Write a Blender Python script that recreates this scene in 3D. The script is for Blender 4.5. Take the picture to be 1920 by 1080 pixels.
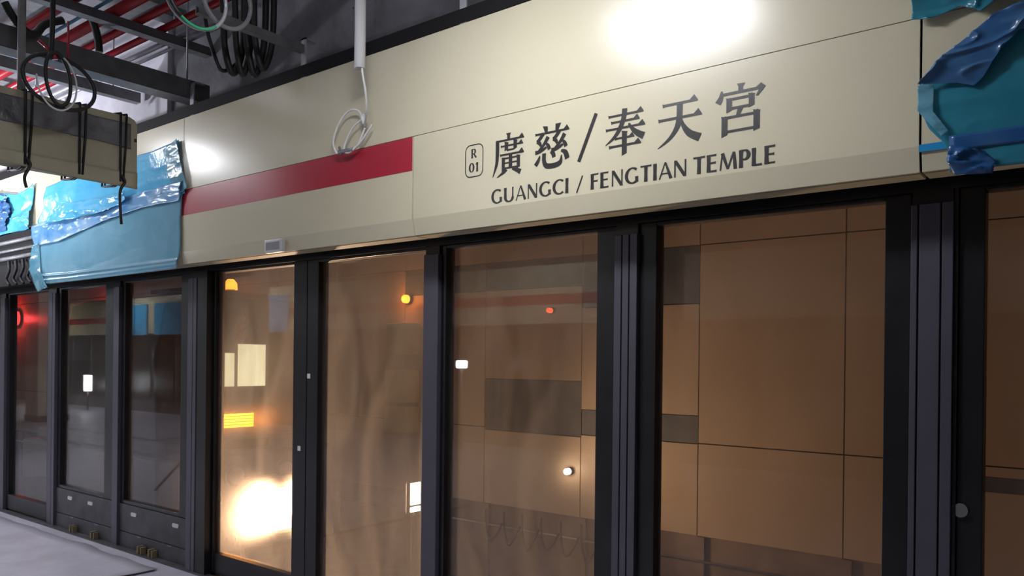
import bpy, bmesh, math, random
from mathutils import Vector, Matrix, noise
random.seed(7)
sc = bpy.context.scene
for o in list(bpy.data.objects): bpy.data.objects.remove(o)
C = sc.collection
PI = math.pi

# ------------------------------------------------------------------ camera
CY, CZ = -3.1761, 1.55
YAW, PITCH, ROLL, FPX, SH = .6698, -.0008, .0110, 1500., 137.67
FW = Vector((-math.sin(YAW)*math.cos(PITCH), math.cos(YAW)*math.cos(PITCH), math.sin(PITCH)))
R0 = Vector((math.cos(YAW), math.sin(YAW), 0)); U0 = R0.cross(FW)
RT = R0*math.cos(ROLL)+U0*math.sin(ROLL); UP = -R0*math.sin(ROLL)+U0*math.cos(ROLL)
cam = bpy.data.cameras.new('camera'); co = bpy.data.objects.new('camera', cam); C.objects.link(co)
cam.sensor_width = 36; cam.lens = FPX/1920*36; cam.shift_y = SH/1920; cam.clip_start = .05; cam.clip_end = 200
m3 = Matrix((RT, UP, -FW)).transposed().to_4x4(); m3.translation = Vector((0, CY, CZ)); co.matrix_world = m3
sc.camera = co

# ------------------------------------------------------------------ world, exposure, large lights
w = bpy.data.worlds.new('world'); sc.world = w; w.use_nodes = True
w.node_tree.nodes['Background'].inputs[0].default_value = (.55, .58, .7, 1)
w.node_tree.nodes['Background'].inputs[1].default_value = .02
sc.view_settings.view_transform = 'Standard'; sc.view_settings.look = 'None'
sc.view_settings.gamma = 1; sc.view_settings.use_curve_mapping = False
sc.view_settings.exposure = 0.0
def area(name, loc, rot, sx, sy, power, col, spread=PI):
    l = bpy.data.lights.new(name, 'AREA'); l.shape = 'RECTANGLE'; l.size = sx; l.size_y = sy
    l.energy = power; l.color = col; l.spread = spread
    o = bpy.data.objects.new(name, l); C.objects.link(o); o.location = loc; o.rotation_euler = rot; return o
COOL = (.90, .92, 1.0)
LAMPS = [(-2.0, -1.40, 3.4, 22, .7), (-7.0, -1.37, 3.4, 15, .35), (-11.6, -1.4, 3.4, 40, .9), (-22., -6.8, 3.5, 60, .9), (-16., -6.8, 3.5, 60, .9), (-8, -6.8, 3.5, 14, .9)]

# ------------------------------------------------------------------ pixel helper: a ray of the photo met with a plane of the place
def ray(x, y): return FW+RT*((x-960)/FPX)+UP*(-(y-540-SH)/FPX)
def onY(x, y, Y):
    d = ray(x, y); t = (Y-CY)/d.y; return Vector((d.x*t, Y, CZ+d.z*t))
def onX(x, y, X):
    d = ray(x, y); t = X/d.x; return Vector((X, CY+d.y*t, CZ+d.z*t))

# ------------------------------------------------------------------ materials
def mat(name, col, rough=.5, metal=0, var=0, scale=6, bump=0, bscale=40, spec=.5, coat=0, col2=None, detail=5, stretch=None):
    m = bpy.data.materials.new(name); m.use_nodes = True; nt = m.node_tree; b = nt.nodes['Principled BSDF']
    b.inputs['Base Color'].default_value = (*col, 1); b.inputs['Roughness'].default_value = rough
    b.inputs['Metallic'].default_value = metal; b.inputs['Specular IOR Level'].default_value = spec
    b.inputs['Coat Weight'].default_value = coat
    tc = nt.nodes.new('ShaderNodeTexCoord'); vec = tc.outputs['Object']
    if stretch:
        mp = nt.nodes.new('ShaderNodeMapping'); mp.inputs['Scale'].default_value = stretch; nt.links.new(vec, mp.inputs[0]); vec = mp.outputs[0]
    n = nt.nodes.new('ShaderNodeTexNoise'); n.inputs['Scale'].default_value = scale; n.inputs['Detail'].default_value = detail
    nt.links.new(vec, n.inputs['Vector'])
    if var or col2:
        r = nt.nodes.new('ShaderNodeValToRGB'); r.color_ramp.elements[0].position = .35; r.color_ramp.elements[1].position = .65
        c2 = col2 if col2 else tuple(min(1, c*(1+var)) for c in col); c1 = col if col2 else tuple(c*(1-var) for c in col)
        r.color_ramp.elements[0].color = (*c1, 1); r.color_ramp.elements[1].color = (*c2, 1)
        nt.links.new(n.outputs[0], r.inputs[0]); nt.links.new(r.outputs[0], b.inputs['Base Color'])
    if bump:
        n2 = nt.nodes.new('ShaderNodeTexNoise'); n2.inputs['Scale'].default_value = bscale; n2.inputs['Detail'].default_value = 4
        nt.links.new(vec, n2.inputs['Vector'])
        bp = nt.nodes.new('ShaderNodeBump'); bp.inputs['Strength'].default_value = bump; bp.inputs['Distance'].default_value = .02
        nt.links.new(n2.outputs[0], bp.inputs['Height']); nt.links.new(bp.outputs[0], b.inputs['Normal'])
    return m
def emis(name, col, s):
    m = bpy.data.materials.new(name); m.use_nodes = True; b = m.node_tree.nodes['Principled BSDF']
    b.inputs['Base Color'].default_value = (*col, 1)
    b.inputs['Emission Color'].default_value = (*col, 1); b.inputs['Emission Strength'].default_value = s; return m
def glass(name, dirt=.05, blur=0, tint=(.86, .88, .9), lo=.35, hi=.75, streak=(1.5, 1.5, .5)):
    """clear toughened glass with a film of building dust on it"""
    m = bpy.data.materials.new(name); m.use_nodes = True; nt = m.node_tree; N = nt.nodes; L = nt.links; N.clear()
    out = N.new('ShaderNodeOutputMaterial')
    tr = N.new('ShaderNodeBsdfTransparent'); tr.inputs[0].default_value = (*tint, 1)
    gl = N.new('ShaderNodeBsdfGlossy'); gl.inputs['Roughness'].default_value = .015
    fr = N.new('ShaderNodeFresnel'); ge = N.new('ShaderNodeNewGeometry')   # both faces of the pane reflect like air to glass
    io = N.new('ShaderNodeMapRange'); io.inputs[3].default_value = 1.5; io.inputs[4].default_value = 1/1.5
    L.new(ge.outputs['Backfacing'], io.inputs[0]); L.new(io.outputs[0], fr.inputs[0])
    mx = N.new('ShaderNodeMixShader'); L.new(fr.outputs[0], mx.inputs[0]); L.new(tr.outputs[0], mx.inputs[1]); L.new(gl.outputs[0], mx.inputs[2])
    df = N.new('ShaderNodeBsdfDiffuse'); df.inputs[0].default_value = (.25, .24, .24, 1)
    tl = N.new('ShaderNodeBsdfTranslucent'); tl.inputs[0].default_value = (.85, .8, .75, 1)
    d2 = N.new('ShaderNodeMixShader'); d2.inputs[0].default_value = .65; L.new(df.outputs[0], d2.inputs[1]); L.new(tl.outputs[0], d2.inputs[2])
    tc = N.new('ShaderNodeTexCoord'); mp = N.new('ShaderNodeMapping'); mp.inputs['Scale'].default_value = streak
    L.new(tc.outputs['Object'], mp.inputs[0])
    n = N.new('ShaderNodeTexNoise'); n.inputs['Scale'].default_value = 2.2; n.inputs['Detail'].default_value = 6; n.inputs['Distortion'].default_value = 1.2
    L.new(mp.outputs[0], n.inputs['Vector'])
    r = N.new('ShaderNodeMapRange'); r.inputs[1].default_value = lo; r.inputs[2].default_value = hi
    r.inputs[3].default_value = dirt*.45; r.inputs[4].default_value = dirt*1.5
    L.new(n.outputs[0], r.inputs[0])
    m2 = N.new('ShaderNodeMixShader'); L.new(r.outputs[0], m2.inputs[0]); L.new(mx.outputs[0], m2.inputs[1]); L.new(d2.outputs[0], m2.inputs[2])
    if blur:
        rf = N.new('ShaderNodeBsdfRefraction'); rf.inputs['Roughness'].default_value = .62; rf.inputs['IOR'].default_value = 1.05; rf.inputs[0].default_value = (1, .9, .8, 1)
        m3_ = N.new('ShaderNodeMixShader'); m3_.inputs[0].default_value = blur; L.new(m2.outputs[0], m3_.inputs[1]); L.new(rf.outputs[0], m3_.inputs[2]); m2 = m3_
    L.new(m2.outputs[0], out.inputs[0]); return m
def film_mat(name, col, col2, alpha=.85, rough=.16):
    m = bpy.data.materials.new(name); m.use_nodes = True; nt = m.node_tree; b = nt.nodes['Principled BSDF']; L = nt.links
    tc = nt.nodes.new('ShaderNodeTexCoord')
    n = nt.nodes.new('ShaderNodeTexNoise'); n.inputs['Scale'].default_value = 3.5; n.inputs['Detail'].default_value = 3
    L.new(tc.outputs['Object'], n.inputs['Vector'])
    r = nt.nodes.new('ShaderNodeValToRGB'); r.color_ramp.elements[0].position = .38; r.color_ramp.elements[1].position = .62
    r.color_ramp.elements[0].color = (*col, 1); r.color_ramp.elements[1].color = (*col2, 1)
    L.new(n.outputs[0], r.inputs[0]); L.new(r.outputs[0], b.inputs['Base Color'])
    b.inputs['Roughness'].default_value = rough; b.inputs['Alpha'].default_value = alpha
    n2 = nt.nodes.new('ShaderNodeTexNoise'); n2.inputs['Scale'].default_value = 14; n2.inputs['Detail'].default_value = 5; n2.inputs['Distortion'].default_value = 1.5
    L.new(tc.outputs['Object'], n2.inputs['Vector'])
    bp = nt.nodes.new('ShaderNodeBump'); bp.inputs['Strength'].default_value = .10; bp.inputs['Distance'].default_value = .02
    L.new(n2.outputs[0], bp.inputs['Height']); L.new(bp.outputs[0], b.inputs['Normal'])
    return m

M = dict(
 beige=mat('beige enamel panel', (.60, .55, .395), .25, var=.02, scale=1.5, spec=.6),
 beige_shaded=mat('shaded beige return', (.42, .39, .27), .5),  # darker copy of the beige, underside shade put into the colour
 red=mat('red vinyl stripe', (.40, .013, .035), .33, spec=.6),
 ink=mat('black lettering ink', (.022, .02, .02), .3, spec=.7),
 frame=mat('black anodised frame', (.009, .009, .011), .32, var=.25, scale=8),
 post=mat('grey purple aluminium', (.085, .078, .102), .38, metal=.25, var=.06, scale=5),
 kick=mat('dark grey kick plate', (.045, .044, .05), .45, var=.35, scale=7, bump=.1),
 dark=mat('dark void', (.012, .012, .014), .8),
 trimdark=mat('dark trim', (.009, .009, .010), .7, spec=.2),
 concrete=mat('raw concrete', (.13, .13, .145), .85, var=.3, scale=3, bump=.6, bscale=12),
 ledge=mat('pale concrete ledge', (.30, .30, .32), .8, var=.35, scale=9, bump=.4, bscale=15),
 plaster=mat('pale plaster', (.55, .54, .60), .85, var=.12, scale=3, bump=.5, bscale=9),
 slab=mat('pale ceiling slab', (.78, .78, .80), .9, var=.06, scale=1.5),
 floor=mat('platform floor covering', (.42, .41, .47), .45, var=.12, scale=2.5, bump=.35, bscale=5),
 sheet=mat('pale floor board', (.5, .49, .55), .42, var=.1, scale=3, bump=.4, bscale=6),
 clad=mat('beige wall cladding', (.58, .44, .33), .42, var=.04, scale=1.2),
 greyband=mat('grey cement band', (.13, .135, .16), .6, var=.15, scale=4),
 lowwall=mat('brown lower wall', (.26, .18, .13), .75, var=.2, scale=3),
 steel=mat('galvanised steel', (.26, .265, .28), .5, metal=.4, var=.15, scale=14),
 steeldark=mat('dark painted channel', (.13, .13, .135), .55, metal=.2, var=.2, scale=9),
 steellight=mat('light galvanised bracket', (.42, .42, .46), .45, metal=.4, var=.1, scale=14),
 redpipe=mat('red painted pipe', (.40, .018, .03), .22, spec=.6),
 bluepipe=mat('blue pipe', (.10, .27, .42), .3),
 rubber=mat('black cable rubber', (.012, .012, .013), .5),
 greycable=mat('grey flexible conduit', (.22, .22, .24), .4),
 whitecable=mat('white cable', (.72, .72, .7), .45),
 greencable=mat('green cable', (.03, .42, .2), .4),
 silver=mat('silver metal', (.62, .62, .64), .35, metal=.6),
 lockgrey=mat('brushed lock', (.17, .17, .17), .4, metal=.3),
 pvc=mat('white conduit tube', (.85, .85, .86), .35),
 signbody=mat('wrapped beige sign case', (.40, .375, .265), .3, var=.08, scale=5, bump=.25, bscale=10),
 signband=mat('grey plastic wrap', (.15, .15, .16), .25, var=.25, scale=6, bump=.5, bscale=12),
 trackbed=mat('track concrete', (.22, .18, .15), .85, var=.2, scale=4, bump=.4),
 rail=mat('rail steel', (.25, .22, .2), .35, metal=.8),
 vbody=mat('work vehicle paint', (.10, .07, .045), .4, var=.1, scale=3),
 vdark=mat('vehicle dark metal', (.06, .05, .045), .5),
 tape=mat('blue tape', (.01, .25, .55), .35),
 wood=mat('pale timber', (.2, .16, .09), .7, var=.1),
 g_clear=glass('door glass', .035), g_haze=glass('dusty door glass', .17, blur=0, lo=.3, hi=.8), g_glow=glass('flood lit dusty door glass', .26, blur=.035, lo=.3, hi=.8), g_low=glass('door glass with faint dust', .05), g_mid=glass('lightly dusty glass', .10),
 led=emis('lamp diffuser', (.93, .95, 1.0), 34),
 amberled=emis('amber display', (1.0, .50, .01), 4.5), amber=emis('amber beacon', (1, .17, .012), 9), redl=emis('red beacon', (1, .02, .02), 9),
 dimred=emis('dim orange lamp', (1, .09, .02), 1.6), flood=emis('flood lamp face', (1, .80, .52), 18), cab=emis('lit cab window', (1.0, .86, .50), 1.5), lampw=emis('warm bulkhead lamp', (1, .85, .62), 14),
 cream=mat('cream box paint', (.75, .62, .36), .5),
 creamboard=mat('cream board', (.80, .68, .40), .5),
 film=film_mat('blue protective film', (.07, .42, .74), (.12, .50, .78), .9),
 film2=film_mat('grey blue film', (.13, .36, .50), (.16, .40, .55), .85, .2),
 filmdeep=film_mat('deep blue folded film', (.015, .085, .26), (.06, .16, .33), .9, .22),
 film3=film_mat('gathered blue film', (.07, .29, .62), (.24, .45, .68), .85, .25),
 filmteal=film_mat('teal film', (.025, .20, .29), (.035, .25, .34), .85, .2),
 filmhaze=film_mat('clear film edge', (.10, .36, .52), (.2, .45, .56), .6, .18),
)

# ------------------------------------------------------------------ mesh helpers
class MB:
    def __init__(s): s.v = []; s.f = []; s.sm = []
    def add(s, vs, fs, smooth=False):
        k = len(s.v); s.v += [tuple(v) for v in vs]; s.f += [tuple(i+k for i in f) for f in fs]; s.sm += [smooth]*len(fs); return s
    def box(s, x0, x1, y0, y1, z0, z1):
        if x0 > x1: x0, x1 = x1, x0
        if y0 > y1: y0, y1 = y1, y0
        if z0 > z1: z0, z1 = z1, z0
        return s.add([(x0,y0,z0),(x1,y0,z0),(x1,y1,z0),(x0,y1,z0),(x0,y0,z1),(x1,y0,z1),(x1,y1,z1),(x0,y1,z1)],
              [(0,3,2,1),(4,5,6,7),(0,1,5,4),(1,2,6,5),(2,3,7,6),(3,0,4,7)])
    def tube(s, pts, r, n=10, closed=False, caps=True):
        pts = [Vector(p) for p in pts]; L = len(pts); rings = []; k = len(s.v); up = None
        for i, p in enumerate(pts):
            if closed: t = pts[(i+1) % L]-pts[i-1]
            else: t = pts[min(i+1, L-1)]-pts[max(i-1, 0)]
            t.normalize()
            if up is None: up = Vector((0,0,1)) if abs(t.z) < .9 else Vector((1,0,0))
            a = t.cross(up).normalized(); up = a.cross(t).normalized()
            rr = r[i] if isinstance(r, (list, tuple)) else r
            s.v += [tuple(p+(a*math.cos(2*PI*j/n)+up*math.sin(2*PI*j/n))*rr) for j in range(n)]
        for i in range(L if closed else L-1):
            i2 = (i+1) % L
            for j in range(n):
                s.f.append((k+i*n+j, k+i*n+(j+1) % n, k+i2*n+(j+1) % n, k+i2*n+j)); s.sm.append(True)
        if caps and not closed:
            s.f.append(tuple(k+j for j in reversed(range(n)))); s.sm.append(False)
            s.f.append(tuple(k+(L-1)*n+j for j in range(n))); s.sm.append(False)
        return s
    def prism(s, prof, x0, x1):
        """profile [(y,z)] swept along X"""
        n = len(prof); vs = [(x0, y, z) for y, z in prof]+[(x1, y, z) for y, z in prof]
        return s.add(vs, [tuple(range(n)), tuple(reversed(range(n, 2*n)))]+[(i, i+n, (i+1) % n+n, (i+1) % n) for i in range(n)])
    def build(s, name, m, parent=None, org=None, bevel=0, label=None, keep=False):
        base = Vector(org) if org is not None else (wloc(parent) if parent else None)
        if base is None:
            xs = [v[0] for v in s.v]; ys = [v[1] for v in s.v]; zs = [v[2] for v in s.v]
            base = Vector(((min(xs)+max(xs))/2, (min(ys)+max(ys))/2, min(zs)))
        me = bpy.data.meshes.new(name); me.from_pydata([tuple(Vector(v)-base) for v in s.v], [], s.f); me.update()
        if not keep: bm = bmesh.new(); bm.from_mesh(me); bmesh.ops.recalc_face_normals(bm, faces=bm.faces); bm.to_mesh(me); bm.free()
        me.polygons.foreach_set('use_smooth', s.sm)
        me.materials.append(m); o = bpy.data.objects.new(name, me); C.objects.link(o)
        if parent: o.parent = parent; o.location = base-wloc(parent)
        else: o.location = base
        o['_w'] = list(base)
        if bevel:
            b = o.modifiers.new('bevel', 'BEVEL'); b.width = bevel; b.segments = 2; b.limit_method = 'ANGLE'
        if label: o['label'] = label
        return o
def wloc(o): return Vector(o['_w'])
def tag(o, label, cat, group=None):
    o['label'] = label; o['category'] = cat
    if group: o['group'] = group
    return o
def thing(name, label, cat, loc, group=None):
    o = bpy.data.objects.new(name, None); C.objects.link(o); o.location = loc; o['_w'] = list(loc); o.empty_display_size = .1
    return tag(o, label, cat, group)
def struct(name, mb, m, parent=None, bevel=0):
    o = mb.build(name, m, parent, bevel=bevel)
    if not parent: o['kind'] = 'structure'
    return o
def arc(c, rx, rz, a0, a1, n, ax='X', tilt=0):
    out = []
    for i in range(n):
        a = a0+(a1-a0)*i/(n-1); u = rx*math.cos(a); v = rz*math.sin(a)
        u, v = u*math.cos(tilt)-v*math.sin(tilt), u*math.sin(tilt)+v*math.cos(tilt)
        out.append((c[0], c[1]+u, c[2]+v) if ax == 'X' else (c[0]+u, c[1], c[2]+v))
    return out
def smooth(pts, k=8):
    pts = [Vector(p) for p in pts]; P = [pts[0]]+pts+[pts[-1]]; out = []
    for i in range(1, len(P)-2):
        a, b, c, d = P[i-1:i+3]
        for j in range(k):
            t = j/k; out.append(.5*((2*b)+(c-a)*t+(2*a-5*b+4*c-d)*t*t+(3*b-a-3*c+d)*t**3))
    out.append(pts[-1]); return out

# ================================================================== SETTING
F = -.28                                     # front plane of the beige fascia
XL, XR = -32, 3.2
struct('floor', MB().box(XL, XR, -8.2, -.05, -.2, 0), M['floor'])
struct('floor_track', MB().box(XL, XR, .12, 4.3, -1.35, -1.2), M['trackbed'])
struct('ceiling', MB().box(XL, XR, -8.2, 4.4, 4.9, 5.1), M['slab'])
struct('ceiling_track', MB().box(XL, XR, .3, 4.4, 3.35, 3.55), M['lowwall'])
struct('wall_platform_edge', MB().box(XL, XR, -.02, .12, -1.35, -.001), M['trackbed'])
struct('wall_bulkhead', MB().prism([(.02, 3.3), (.02, 4.9), (.28, 4.9), (.28, 3.3)], -5.9, XR), M['concrete'])
struct('trim_2', MB().prism([(-.20, 3.262), (-.20, 3.285), (.02, 3.31), (.02, 3.262)], XL, XR), M['ledge'])
struct('wall_bulkhead_plaster', MB().prism([(-.02, 3.3), (-.02, 4.9), (.28, 4.9), (.28, 3.3)], XL, -5.9), M['plaster'])
struct('trim_1', MB().prism([(F-.005, 3.192), (F-.005, 3.262), (-.1, 3.262), (-.1, 3.192)], XL, XR), M['trimdark'])
struct('wall_fascia_backing', MB().box(XL, XR, F+.06, -.06, 2.215, 3.19), M['dark'])
struct('wall_door_header', MB().box(XL, XR, -.055, .06, 2.166, 3.3), M['frame'])
struct('wall_end_near', MB().box(XR, XR+.2, -8.2, 4.4, -1.3, 5), M['concrete'])
struct('wall_end_far', MB().box(XL-.2, XL, -8.2, 4.4, -1.3, 5), M['concrete'])

# trackside wall: cladding panels on a 1.39 m grid, grey bands, ledge and lower wall
tw = struct('wall_track', MB().box(XL, XR, 4.26, 4.45, -1.3, 3.4), M['dark'])
cl = MB(); gb = MB(); J = .006
bands = {-4.865: [(2.14, 2.72), (.745, 1.02)], -6.255: [(2.39, 2.72), (.72, 1.33)], -7.645: [(2.39, 2.72)]}
x = -3.475-1.39*18
while x < XR:
    key = min(bands, key=lambda k: abs(k-x)); bd = bands[key] if abs(key-x) < .4 else []
    zs = [-.17, .75, 2.72, 3.35]
    for z0, z1 in zip(zs[:-1], zs[1:]):
        cuts = [z0]+sum([[max(a, z0), min(b, z1)] for a, b in sorted(bd) if a < z1 and b > z0], [])+[z1]
        for a, b in zip(cuts[::2], cuts[1::2]):
            if b-a > .03: cl.box(x+J, x+1.39-J, 4.2, 4.26, a+J, b-J)
    for a, b in bd: gb.box(x+J, x+1.39-J, 4.212, 4.26, a+.003, b-.003)
    x += 1.39
gb.box(-1.25, .68, 4.188, 4.2, .545, .665)
struct('wall_cladding', cl, M['clad'], tw); struct('wall_cladding_band', gb, M['greyband'], tw)
lw = MB().box(XL, XR, 4.24, 4.26, -1.3, -.17)
for k in range(-20, 3): lw.box(-3.48+k*1.39*1.0, -3.40+k*1.39, 4.20, 4.25, -1.3, -.175)
struct('wall_lower', lw, M['lowwall'], tw)
for k, (y, r) in enumerate([(1.18, .035), (2.62, .035)]):
    t = MB().prism([(y-.07, -1.2), (y-.07, -1.18), (y-.01, -1.16), (y-.01, -1.08), (y-.035, -1.07), (y-.035, -1.03), (y+.035, -1.03), (y+.035, -1.07), (y+.01, -1.08), (y+.01, -1.16), (y+.07, -1.18), (y+.07, -1.2)], XL+.1, XR-.1)
    tag(t.build('running_rail', M['rail']), ['steel running rail on the track floor, the one nearer the platform', 'steel running rail on the track floor, the one nearer the far wall'][k], 'rail', 'running rails')
tag(MB().tube([(XL+.2, 4.14, -.40), (XR-.2, 4.14, -.40)], .012, 8).build('wall_cable', M['silver']), 'thin shiny cable running along the brown lower trackside wall below the ledge', 'cable')
# loose black cables drooping below that
for k in range(7):
    x0 = -6.15+k*.27
    pts = smooth([(x0, 4.13, -.22), (x0+.03, 4.1, -.42), (x0+.10, 4.09, -.56-.03*(k % 3)), (x0+.2, 4.1, -.48), (x0+.24, 4.13, -.36)], 6)
    tag(MB().tube(pts, .013, 7).build('drooping_cable', M['rubber']), 'short dark cable loop drooping on the lower trackside wall behind the dusty panes', 'cable', 'cable loops on the trackside wall')

# opposite side of the platform (seen in the reflections)
op = struct('wall_opposite', MB().box(XL, XR, -8.25, -8.15, 0, 4.9), M['concrete'])
struct('wall_opposite_fascia', MB().box(XL, XR, -8.0, -7.9, 2.19, 3.19), M['beige'], op)
struct('wall_opposite_stripe', MB().box(-30, -24, -7.9, -7.895, 2.52, 2.69).box(-18.5, -7, -7.9, -7.895, 2.52, 2.69), M['red'], op)
g = MB()
for k in range(28): g.box(XL+.3+k*1.25, XL+.3+k*1.25+1.08, -8.15, -8.12, .35, 2.12)
struct('wall_opposite_glazing', g, M['frame'], op)

# ================================================================== FASCIA PANELS
JX = [-12.3, -9.95, -7.64, -5.215, -2.955, -.589, 1.78, 3.15]
def lower_prof():
    return [(F, 2.694), (F, 2.272), (F+.018, 2.190), (F+.125, 2.190), (F+.125, 2.196), (F+.026, 2.197), (F+.01, 2.274), (F+.01, 2.694)]
low_lab = {-12.3: None, -9.95: None, -7.64: 'lower beige fascia panel under the large blue film, left of the red stripe', -5.215: 'lower beige fascia panel carrying the red stripe',
           -2.955: 'lower beige fascia panel with the printed station name', -.589: 'lower beige fascia panel right of the station name, half under blue film', 1.78: None}
panels = {}
for a, b in zip(JX[:-1], JX[1:]):
    if not low_lab[a]: continue
    t = thing('fascia_board', low_lab[a], 'fascia', ((a+b)/2, F, 2.19), 'lower fascia panels')
    MB().prism(lower_prof(), a+.004, b-.004).build('panel_face', M['beige'], t)
    MB().box(a+.006, b-.006, F+.035, F+.124, 2.1865, 2.1895).build('panel_underside', M['beige_shaded'], t)
    panels[a] = t
UX = [(-14.6, -9.9), (-9.894, -5.188), (-5.182, -.592), (-.586, 3.1)]
ul = ['upper beige fascia panel at the far left, beyond the hanging sign', 'upper beige fascia panel with bare blue-filmed lower half, left of the small vertical joint',
      'long plain upper beige fascia panel above the station name and red stripe', 'upper beige fascia panel at the right edge with blue film on its top']
for (a, b), l in zip(UX, ul):
    tag(MB().box(a, b, F, F+.03, 2.6975, 3.190).build('fascia_board', M['beige']), l, 'fascia', 'upper fascia panels')
MB().box(-5.20, -2.961, F-.0015, F, 2.521, 2.6935).build('red_stripe', M['red'], panels[-5.215])
sp = thing('rail_sensor_box', 'small silver box stuck on the lower edge of the beige panel under the red stripe', 'sensor', (-4.10, F, 2.19))
MB().box(-4.19, -4.02, F-.035, F-.001, 2.183, 2.262).build('housing', M['silver'], sp, bevel=.006)
MB().box(-4.17, -4.04, F-.038, F-.035, 2.20, 2.245).build('lens', M['greycable'], sp)

# ---- lettering -------------------------------------------------------------
LAY = [0]
def face(mb, q):
    LAY[0] += 1; y = F-.0008-(LAY[0] % 300)*3e-6
    ar = sum(q[i][0]*q[(i+1) % len(q)][1]-q[(i+1) % len(q)][0]*q[i][1] for i in range(len(q)))
    if ar < 0: q = q[::-1]
    mb.add([(x, y, z) for x, z in q], [tuple(range(len(q)))])
def ribbon(mb, pts, ws, T):
    """variable width stroke through pts; T maps glyph (u right, v up) to (x, z)"""
    n = len(pts); L = []; Rr = []
    for i in range(n):
        p = Vector(pts[i]); a = Vector(pts[max(i-1, 0)]); b = Vector(pts[min(i+1, n-1)])
        d = (b-a).normalized(); nn = Vector((-d.y, d.x)); w = (ws[i] if isinstance(ws, (list, tuple)) else ws)/2
        if 0 < i < n-1:
            d1 = (p-a).normalized(); c = max(.5, abs(d1.dot(d))); w /= c
        L.append(p+nn*w); Rr.append(p-nn*w)
    for i in range(n-1):
        face(mb, [T(*v) for v in (L[i], L[i+1], Rr[i+1], Rr[i])])
def poly(mb, pts, T): face(mb, [T(*p) for p in pts])
def curve2(pts, k=8): return [(v.x, v.y) for v in smooth([(a, b, 0) for a, b in pts], k)]
def H(mb, T, x0, x1, y, t=5, s=1.0):           # horizontal with triangular stop (y counted downwards)
    poly(mb, [(x0, y-t*.75), (x0+4, y-t*.5), (x1-3, y-t/2), (x1-3, y+t/2), (x0+4, y+t*.5), (x0+1.5, y+t*.85)], T)
    poly(mb, [(x1-16*s, y-t/2), (x1-7*s, y-t/2-8*s), (x1, y), (x1, y+t/2), (x1-14*s, y+t/2)], T)
def V(mb, T, x, y0, y1, wd=11):
    poly(mb, [(x-wd/2-1, y0-3), (x+wd/2+1.5, y0), (x+wd/2, y0+4), (x+wd/2, y1-3), (x-wd/2, y1+1), (x-wd/2, y0+2)], T)
def S(mb, T, pts, ws, k=8):
    c = curve2(pts, k); n = len(c); m = len(ws)-1; wl = []
    for i in range(n):
        t = i/(n-1)*m; j = min(int(t), m-1); wl.append(ws[j]+(ws[j+1]-ws[j])*(t-j))
    ribbon(mb, c, wl, T)
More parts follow.
